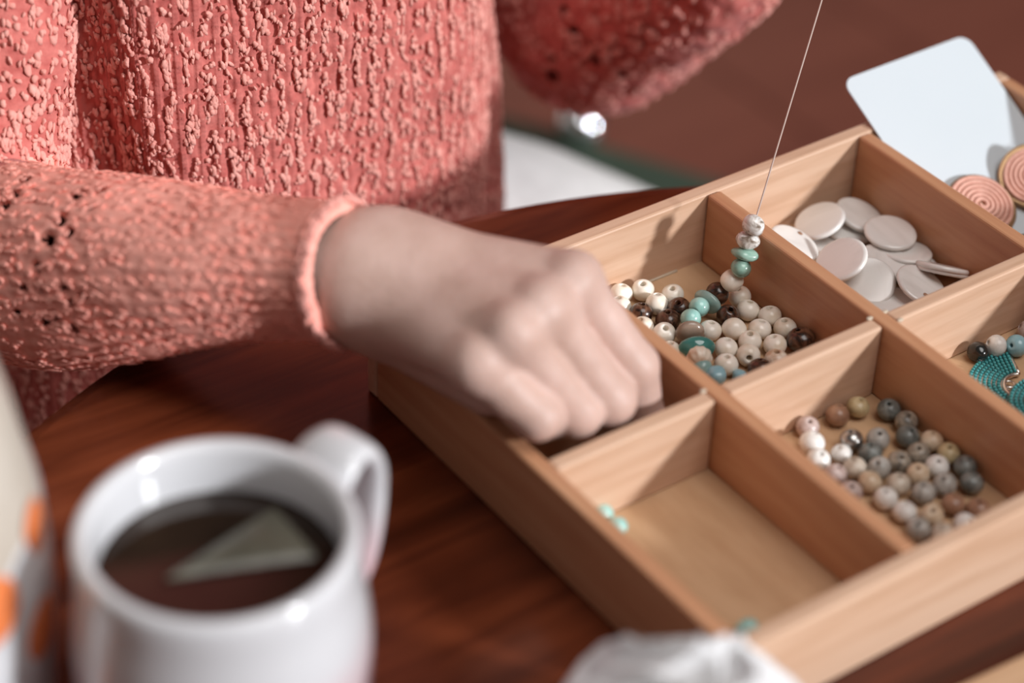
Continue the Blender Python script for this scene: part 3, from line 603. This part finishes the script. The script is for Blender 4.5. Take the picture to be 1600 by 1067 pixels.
KR = [(-70, -700, .925, .046), (-52, -300, .935, .044), (-42, 0, .945, .041), (-52, 230, .952, .041), (-36, 372, .945, .042), (62, 414, .925, .0395), (180, 416, .900, .0350), (300, 416, .882, .0310), (420, 418, .868, .0280), (500, 424, .858, .0262), (540, 428, .853, .0262)]
SRt = sleeve(KR, 600, 0)
s_all = SRt[5]; tot = s_all[-1]
si = np.unique(np.concatenate([np.linspace(0, np.searchsorted(s_all, .12), 40), np.linspace(np.searchsorted(s_all, .12), 599, 430)])); th = np.linspace(0, 2 * np.pi, 300, endpoint=False)
II, TT = np.meshgrid(si, th, indexing='ij'); P, Nn, _ = sleeve_pts(SRt, II.ravel(), TT.ravel())
sl_ = np.interp(II.ravel(), np.arange(600), s_all); fore = np.clip((sl_ - (tot - .150)) / .03, 0, 1); endf = np.clip((sl_ - (tot - .006)) / .006, 0, 1)
cir = TT.ravel() * .030
d = fore * .0005 * np.sin(2 * np.pi * cir / .0052) * (.6 + .4 * vnoise(P * 120, 5)) + (1 - fore) * .0004 * np.sin(2 * np.pi * sl_ / .0021) + .0002 * vnoise(P * 210, 6) + .0007 * vnoise(P * 70, 7) + .00012 * vnoise(P * 420, 8)
d += .0022 * np.sin(np.pi * endf) - .004 * np.clip((endf - .6) / .4, 0, 1)
V = P + Nn * d[:, None]
# eyelet holes of the lace band near the elbow
HOL = [(121, 298, 1.2), (157, 291, .9), (137, 319, .7), (93, 336, 1.2), (100, 360, 1.0), (66, 376, 1.3), (50, 417, 1.0), (55, 452, 1.2), (94, 450, .8), (122, 467, .8), (108, 479, .8), (81, 502, 1.1), (68, 510, .8), (114, 522, .9), (22, 496, .9), (6, 313, 1.0), (20, 297, .9), (37, 277, .9), (73, 256, .8), (30, 452, .7)]
uvp = proj(V); view = (CP - V); view /= np.linalg.norm(view, axis=1)[:, None]; front = (Nn * view).sum(1) > .05
dep = (V - CP) @ CF; pit = np.zeros(len(V)); kill = np.zeros(len(V), bool)
for hx, hy, hs in HOL:
    dd = np.where(front, (uvp[:, 0] - hx) ** 2 + (uvp[:, 1] - hy) ** 2, 1e9); k = np.argsort(dd)[:12]; k = k[np.argmin(dep[k])]
    dist = np.linalg.norm(V - V[k], axis=1); pit = np.maximum(pit, np.exp(-(dist / (.0023 * hs)) ** 4)); kill |= dist < .00165 * hs
V = V - Nn * (pit * .0045)[:, None]
Fs = grid_faces(300, len(si), True)
FV = np.stack([(lambda q: q)(Fs)], 0)[0]
i_, t_ = FV // len(si), FV % len(si); Fq = t_ * 300 + i_                               # vertex order is (s, theta)
Fq = Fq[~kill[Fq].any(1)]
rs = mesh_np('sleeve', V, Fq[:, ::-1], M['knit_forearm_lit'], sw); rs.data.materials.append(M['knit'])
lowz = proj(V)[:, 1] + .18 * proj(V)[:, 0] < 262 + 14 * vnoise(V * 160, 3)  # upper arm keeps the deeper knit, forearm takes the painted lit one
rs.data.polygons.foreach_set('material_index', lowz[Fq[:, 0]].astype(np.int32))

# slub tufts of yarn
bm = bmesh.new(); bmesh.ops.create_icosphere(bm, subdivisions=2, radius=1); ico = np.array([v.co for v in bm.verts]); icf = np.array([[v.index for v in f.verts] for f in bm.faces]); bm.free()
var = [ico * (1 + .45 * vnoise(ico * 1.5 + k * 11, k) + .15 * vnoise(ico * 4 + k * 5, k))[:, None] for k in range(8)]
def tufts(name, P, N_, T, sz, mat):
    """P centres, N_ normals, T long axis, sz (n,3): half sizes across, along, out"""
    T = T - N_ * (T * N_).sum(1)[:, None]; T /= np.linalg.norm(T, axis=1)[:, None]
    ang = rng.normal(0, .25, len(P)); A = np.cross(T, N_); T2_ = np.cos(ang)[:, None] * T + np.sin(ang)[:, None] * A; A = np.cross(T2_, N_)
    VV = np.empty((len(P), len(ico), 3))
    for k in range(len(P)):
        b_ = var[k % 8] * sz[k]; VV[k] = P[k] + b_[:, :1] * A[k] + b_[:, 1:2] * T2_[k] + b_[:, 2:] * N_[k]
    FF = (icf[None] + np.arange(len(P))[:, None, None] * len(ico)).reshape(-1, 3)
    o = mesh_np(name, VV.reshape(-1, 3), FF, mat, sw); o['kind'] = 'stuff'; return o
arcn = arc[-1]; cols = int(arcn / PITCH); pu = []; pz = []; szs = []
for c in range(cols):
    z = -.16 + rng.random() * .006
    while z < .15:
        if rng.random() < .9:
            big = rng.random(); cu = c * PITCH + PITCH * (.66 + rng.normal(0, .14))
            for q in range(2 + int(4 * big)):
                pu.append(np.interp(cu + rng.normal(0, .0008), arc, uf)); pz.append(z + rng.normal(0, .0006 + .0016 * big)); e = rng.random()
                szs.append((.0006 + .0007 * e, .0009 + .0017 * rng.random() * (.4 + big), .0005 + .0005 * e))
        z += .0022 + .0042 * rng.random()
n = 5000; pu += list(uf[0] + rng.random(n) * (uf[-1] - uf[0])); pz += list(-.16 + .31 * rng.random(n)); szs += [(.0004 + .0004 * a_, .0006 + .0008 * b_, .0004 + .0004 * a_) for a_, b_ in rng.random((n, 2))]
pu, pz = np.array(pu), np.array(pz); P, Nn = torso(pu, pz)
tufts('yarn_tufts', P + Nn * (.0004 + .0007 * rng.random(len(P)))[:, None], Nn, np.tile([0, 0, 1.], (len(P), 1)), np.array(szs), M['tuft'])
# sleeve tufts: dense on the upper arm and elbow, finer along the forearm, a frayed cuff edge
n = 4600; s_pick = .10 + rng.random(n) * (tot - .10 - .160); thp = rng.random(n) * 2 * np.pi
P, Nn, Tn = sleeve_pts(SRt, np.interp(s_pick, s_all, np.arange(600)), thp); sz = np.stack([.0006 + .0011 * rng.random(n), .0008 + .0018 * rng.random(n), .0006 + .0009 * rng.random(n)], -1)
pp = proj(P); band = (pp[:, 1] > 275) & (pp[:, 1] < 540) & (rng.random(n) < .85)
keep = ~band; tufts('yarn_tufts', (P + Nn * .0005)[keep], Nn[keep], Tn[keep], sz[keep], M['tuft'])
n = 2600; s_pick = tot - .160 + rng.random(n) * .156; thp = np.round(rng.random(n) * 2 * np.pi * .030 / .0052) * .0052 / .030 + rng.normal(0, .03, n)
P, Nn, Tn = sleeve_pts(SRt, np.interp(s_pick, s_all, np.arange(600)), thp); sz = np.stack([.0008 + .0006 * rng.random(n), .0012 + .0020 * rng.random(n), .00028 + .0002 * rng.random(n)], -1)
tufts('yarn_tufts', P + Nn * .0003, Nn, Tn, sz, M['knit_forearm_lit'])
n = 240; thp = rng.random(n) * 2 * np.pi; P, Nn, Tn = sleeve_pts(SRt, np.interp(tot - .0035 * rng.random(n), s_all, np.arange(600)), thp); sz = np.stack([.0012 + .0008 * rng.random(n), .0010 + .0008 * rng.random(n), .0011 + .0007 * rng.random(n)], -1)
tufts('cuff_edge', P + Nn * .0010, Nn, Tn, sz, M['tuft'])
# hand: one continuous surface from a smooth blend of tapered joints
def rcone(X, a, b_, r0, r1):
    ab = b_ - a; t = np.clip(((X - a) @ ab) / (ab @ ab), 0, 1); return np.linalg.norm(X - a - t[..., None] * ab, axis=-1) - (r0 + (r1 - r0) * t)
def smin(a, b_, k):
    h = np.clip(.5 + .5 * (b_ - a) / k, 0, 1); return b_ * (1 - h) + a * h - k * h * (1 - h)
def build_hand(J, h=.0011):
    allp = np.array([p for ch in J['chains'] for p, _ in ch] + [p for p, _ in J['arm']]); lo = allp.min(0) - .035; hi = allp.max(0) + .035
    nn = np.ceil((hi - lo) / h).astype(int); ax = [lo[k] + h * np.arange(nn[k]) for k in range(3)]
    X = np.stack(np.meshgrid(*ax, indexing='ij'), -1).astype(np.float32)
    f = None
    for (a, ra), (b_, rb) in zip(J['arm'][:-1], J['arm'][1:]):
        q = rcone(X, np.float32(a), np.float32(b_), ra, rb); f = q if f is None else smin(f, q, .012)
    palm = None
    for a, b_, ra, rb in J['palm']:
        q = rcone(X, np.float32(a), np.float32(b_), ra, rb); palm = q if palm is None else smin(palm, q, .009)
    f = smin(f, palm, .014)
    fing = None
    for ch in J['chains']:
        g = None
        for (a, ra), (b_, rb) in zip(ch[:-1], ch[1:]):
            q = rcone(X, np.float32(a), np.float32(b_), ra, rb); g = q if g is None else smin(g, q, .0022)
        fing = g if fing is None else smin(fing, g, .0016)
    f = smin(f, fing, .0042)
    for p, r in J['bumps']: f = smin(f, np.linalg.norm(X - np.float32(p), axis=-1) - r, .006)
    for x0, x1, y0, y1, z1 in J['clear']:                                # the skin stops where it presses on the tray's walls
        bx = np.maximum.reduce([x0 - X[..., 0], X[..., 0] - x1, y0 - X[..., 1], X[..., 1] - y1, X[..., 2] - z1]); f = np.maximum(f, .0012 - bx)
    return surface_nets(f.astype(float), lo, h)
A = np.array
mI, mM, mR, mL = atd(893, 440, .840), atd(845, 484, .826), atd(798, 520, .818), atd(744, 566, .818)
pI, pM, pR, pL = atd(990, 571, .858), atd(953, 624, .850), atd(902, 643, .843), atd(840, 651, .826)
toC = -CF                                                              # towards the camera
def fold(p, dx, dy, dz): return p + A([dx, dy, dz])
dI, dM, dR, dL = fold(pI, .0035, -.003, -.0215), fold(pM, -.001, .016, -.0170), fold(pR, .002, .017, -.0160), fold(pL, .012, .008, -.0110)
tI, tM, tR, tL = fold(dI, -.006, .012, -.0105), fold(dM, -.003, .014, -.0080), fold(dR, .001, .014, -.0060), fold(dL, .003, .012, -.0070)
w0, w1 = atd(430, 420, .868), atd(560, 432, .856); kI, kL = atd(612, 402, .862), atd(600, 470, .852)
th0, th1, th2_, th3 = atd(690, 430, .876), atd(800, 468, .893), atd(880, 520, .903), atd(930, 575, .897)
J = dict(clear=[(X0, GX[0] + T2, Y0, Y1, H), (X0, X1, -T2, T2, H), (X0, X1, GY[2] - T2, Y1, H), (GX[1] - T2, GX[1] + T2, Y0, Y1, H)], arm=[(atd(300, 416, .882), .0225), (w0, .0215), (w1, .0205), (atd(640, 440, .855), .0195)],
         palm=[(kI, mI, .0150, .0110), (kI * .6 + kL * .4, mM, .0150, .0115), (kI * .3 + kL * .7, mR, .0150, .0110), (kL, mL, .0155, .0105),
               (atd(625, 500, .862), atd(765, 600, .842), .0165, .0115), (atd(640, 440, .872), atd(790, 540, .850), .0170, .0120), (kI, th0, .014, .0125)],
         chains=[[(mI, .0108), (mI * .5 + pI * .5, .0090), (pI, .0092), (dI, .0078), (tI, .0068)], [(mM, .0112), (mM * .5 + pM * .5, .0092), (pM, .0096), (dM, .0080), (tM, .0070)],
                 [(mR, .0106), (mR * .5 + pR * .5, .0089), (pR, .0092), (dR, .0078), (tR, .0066)], [(mL, .0106), (mL * .5 + pL * .5, .0092), (pL, .0084), (dL, .0070), (tL, .0062)],
                 [(th0, .0135), (th1, .0115), (th2_, .0098), (th3, .0078)]],
         bumps=[(mI + toC * .0042, .0078), (mM + toC * .0048, .0078), (mR + toC * .0046, .0074), (mL + toC * .0042, .0070)])
V, F = build_hand(J); arm = mesh_np('arm', V, F, M['skin'], per); arm['label'] = 'bare hand and wrist with curled fingers'

# the other hand, above the frame: mirrored, its fingertips at the end of the thread
def frame3(a, b_): e1 = a / np.linalg.norm(a); e2 = b_ - e1 * (b_ @ e1); e2 /= np.linalg.norm(e2); return np.stack([e1, e2, np.cross(e1, e2)])
FA = frame3(w1 - w0, mI - mL); D = thr_top + A([.035, .035, .035]) - atd(1010, -20, 1.17); D /= np.linalg.norm(D); FB = frame3(D, A([1., .1, 0]))
mir = lambda X: ((X - w1) @ FA.T * A([1, -1, 1])) @ FB
lw = thr_top - mir(.6 * tI + .4 * th3) + A([.001, .001, .0045])
mesh_np('arm', lw + mir(V), F[:, ::-1], M['skin'], per)
KEY = lambda X: (*proj(X), float((X - CP) @ CF))
KL = [(800, -700, 1.16, .050), (832, -380, 1.18, .050), (884, -110, 1.20, .047), (918, 28, 1.195, .0455), (1030, -25, 1.15, .0445), (1130, -95, 1.10, .0380), (*KEY(lw - D * .045), .031), (*KEY(lw + D * .004), .027)]
SLt = sleeve(KL, 300, 0); th2 = np.linspace(0, 2 * np.pi, 160, endpoint=False); II, TT = np.meshgrid(np.arange(300.), th2, indexing='ij'); P, Nn, _ = sleeve_pts(SLt, II.ravel(), TT.ravel())
d = .0015 * vnoise(P * 130, 5) + .0015 * vnoise(P * 60, 6) + .001 * vnoise(P * 300, 8); V = P + Nn * d[:, None]
uvp = proj(V); view = (CP - V); view /= np.linalg.norm(view, axis=1)[:, None]; front = (Nn * view).sum(1) > .05; kill = np.zeros(len(V), bool); pit = np.zeros(len(V))
for hx, hy in ((900, 52), (892, 78), (922, 72), (860, 92), (925, 94), (864, 122), (980, 120), (880, 20)):
    k = np.argmin(np.where(front, (uvp[:, 0] - hx) ** 2 + (uvp[:, 1] - hy) ** 2, 1e9)); dist = np.linalg.norm(V - V[k], axis=1); pit = np.maximum(pit, np.exp(-(dist / .0035) ** 4)); kill |= dist < .0024
V = V - Nn * (pit * .004)[:, None]
Fs = grid_faces(160, 300, True); Fq = (Fs % 300) * 160 + Fs // 300; Fq = Fq[~kill[Fq].any(1)]
mesh_np('sleeve', V, Fq[:, ::-1], M['knit'], sw)

n = 2200; P, Nn, Tn = sleeve_pts(SLt, 90 + rng.random(n) * 200, rng.random(n) * 2 * np.pi); sz = np.stack([.0012 + .0012 * rng.random(n), .0014 + .0022 * rng.random(n), .001 + .0008 * rng.random(n)], -1)
tufts('yarn_tufts', P, Nn, Tn, sz, M['tuft'])


# trousers, chair
def sweep(name, pts, rad, mat, parent, m=40, k=60, amp=.004):
    K4 = smooth_path(np.column_stack([np.array(pts, float), rad]), k); C = K4[:, :3]; T, N_, B = frames(C); th = np.linspace(0, 2 * np.pi, m, endpoint=False)
    nn = np.cos(th)[None, :, None] * N_[:, None] + np.sin(th)[None, :, None] * B[:, None]; V = C[:, None] + nn * K4[:, 3][:, None, None]; V = V.reshape(-1, 3)
    V = V + nn.reshape(-1, 3) * (amp * vnoise(V * 22, 5) + amp * .5 * vnoise(V * 55, 9))[:, None]
    F = [(i * m + q, i * m + (q + 1) % m, (i + 1) * m + (q + 1) % m, (i + 1) * m + q) for i in range(k - 1) for q in range(m)] + [tuple(range(m))[::-1], tuple((k - 1) * m + q for q in range(m))]
    return mesh_np(name, V, F, mat, parent)
sweep('trouser_leg', [(.06, .43, -.200), (.168, .402, -.211), (.30, .340, -.275), (.36, .29, -.305), (.375, .28, -.38), (.37, .29, -.60)], [.085, .080, .067, .060, .056, .05], M['trousers'], per)
sweep('trouser_leg', [(-.05, .36, -.235), (-.10, .27, -.24), (-.15, .12, -.25), (-.165, .07, -.28), (-.17, .07, -.36), (-.150, .12, -.60)], [.085, .080, .068, .062, .058, .05], M['trousers'], per)
cx, cy = .03, .44
chair = empty('bench', (cx, cy, FZ), 'dark green upholstered bench behind the table on which the person sits', 'bench'); chair.rotation_euler = (0, 0, math.atan2(.456, .89))
bm = bmesh.new(); box(bm, -.36, .48, -.16, .40, .20, .27, .025, 4); bm_obj('cushion', bm, M['green'], chair, True)
bm = bmesh.new(); box(bm, -.35, .47, -.15, .39, .165, .20, .004, 1); bm_obj('seat_frame', bm, M['table'], chair)
for x in (-.31, .41):
    for y in (-.10, .35):
        V, F = lathe([(0, 0), (.014, 0), (.020, .165), (0, .165)], 14); me = bpy.data.meshes.new('leg'); me.from_pydata(V, [], F); l = link('leg', me, M['table'], chair); l.location = (x, y, 0)
kp = atz(908, 203, FZ + .2835)  # ball added to mirror the sun as a blurred bright disc
V, F = lathe([(.017 * math.sin(a), .017 * math.cos(a)) for a in np.linspace(.001, math.pi - .001, 24)], 32)
tag(mesh_np('metal_ball', np.array(V) + [kp[0], kp[1], FZ + .2875], F, M['chrome'], origin=(kp[0], kp[1], FZ + .2705)), 'small shiny round metal ball added on the dark green bench for its bright glint', 'ball')
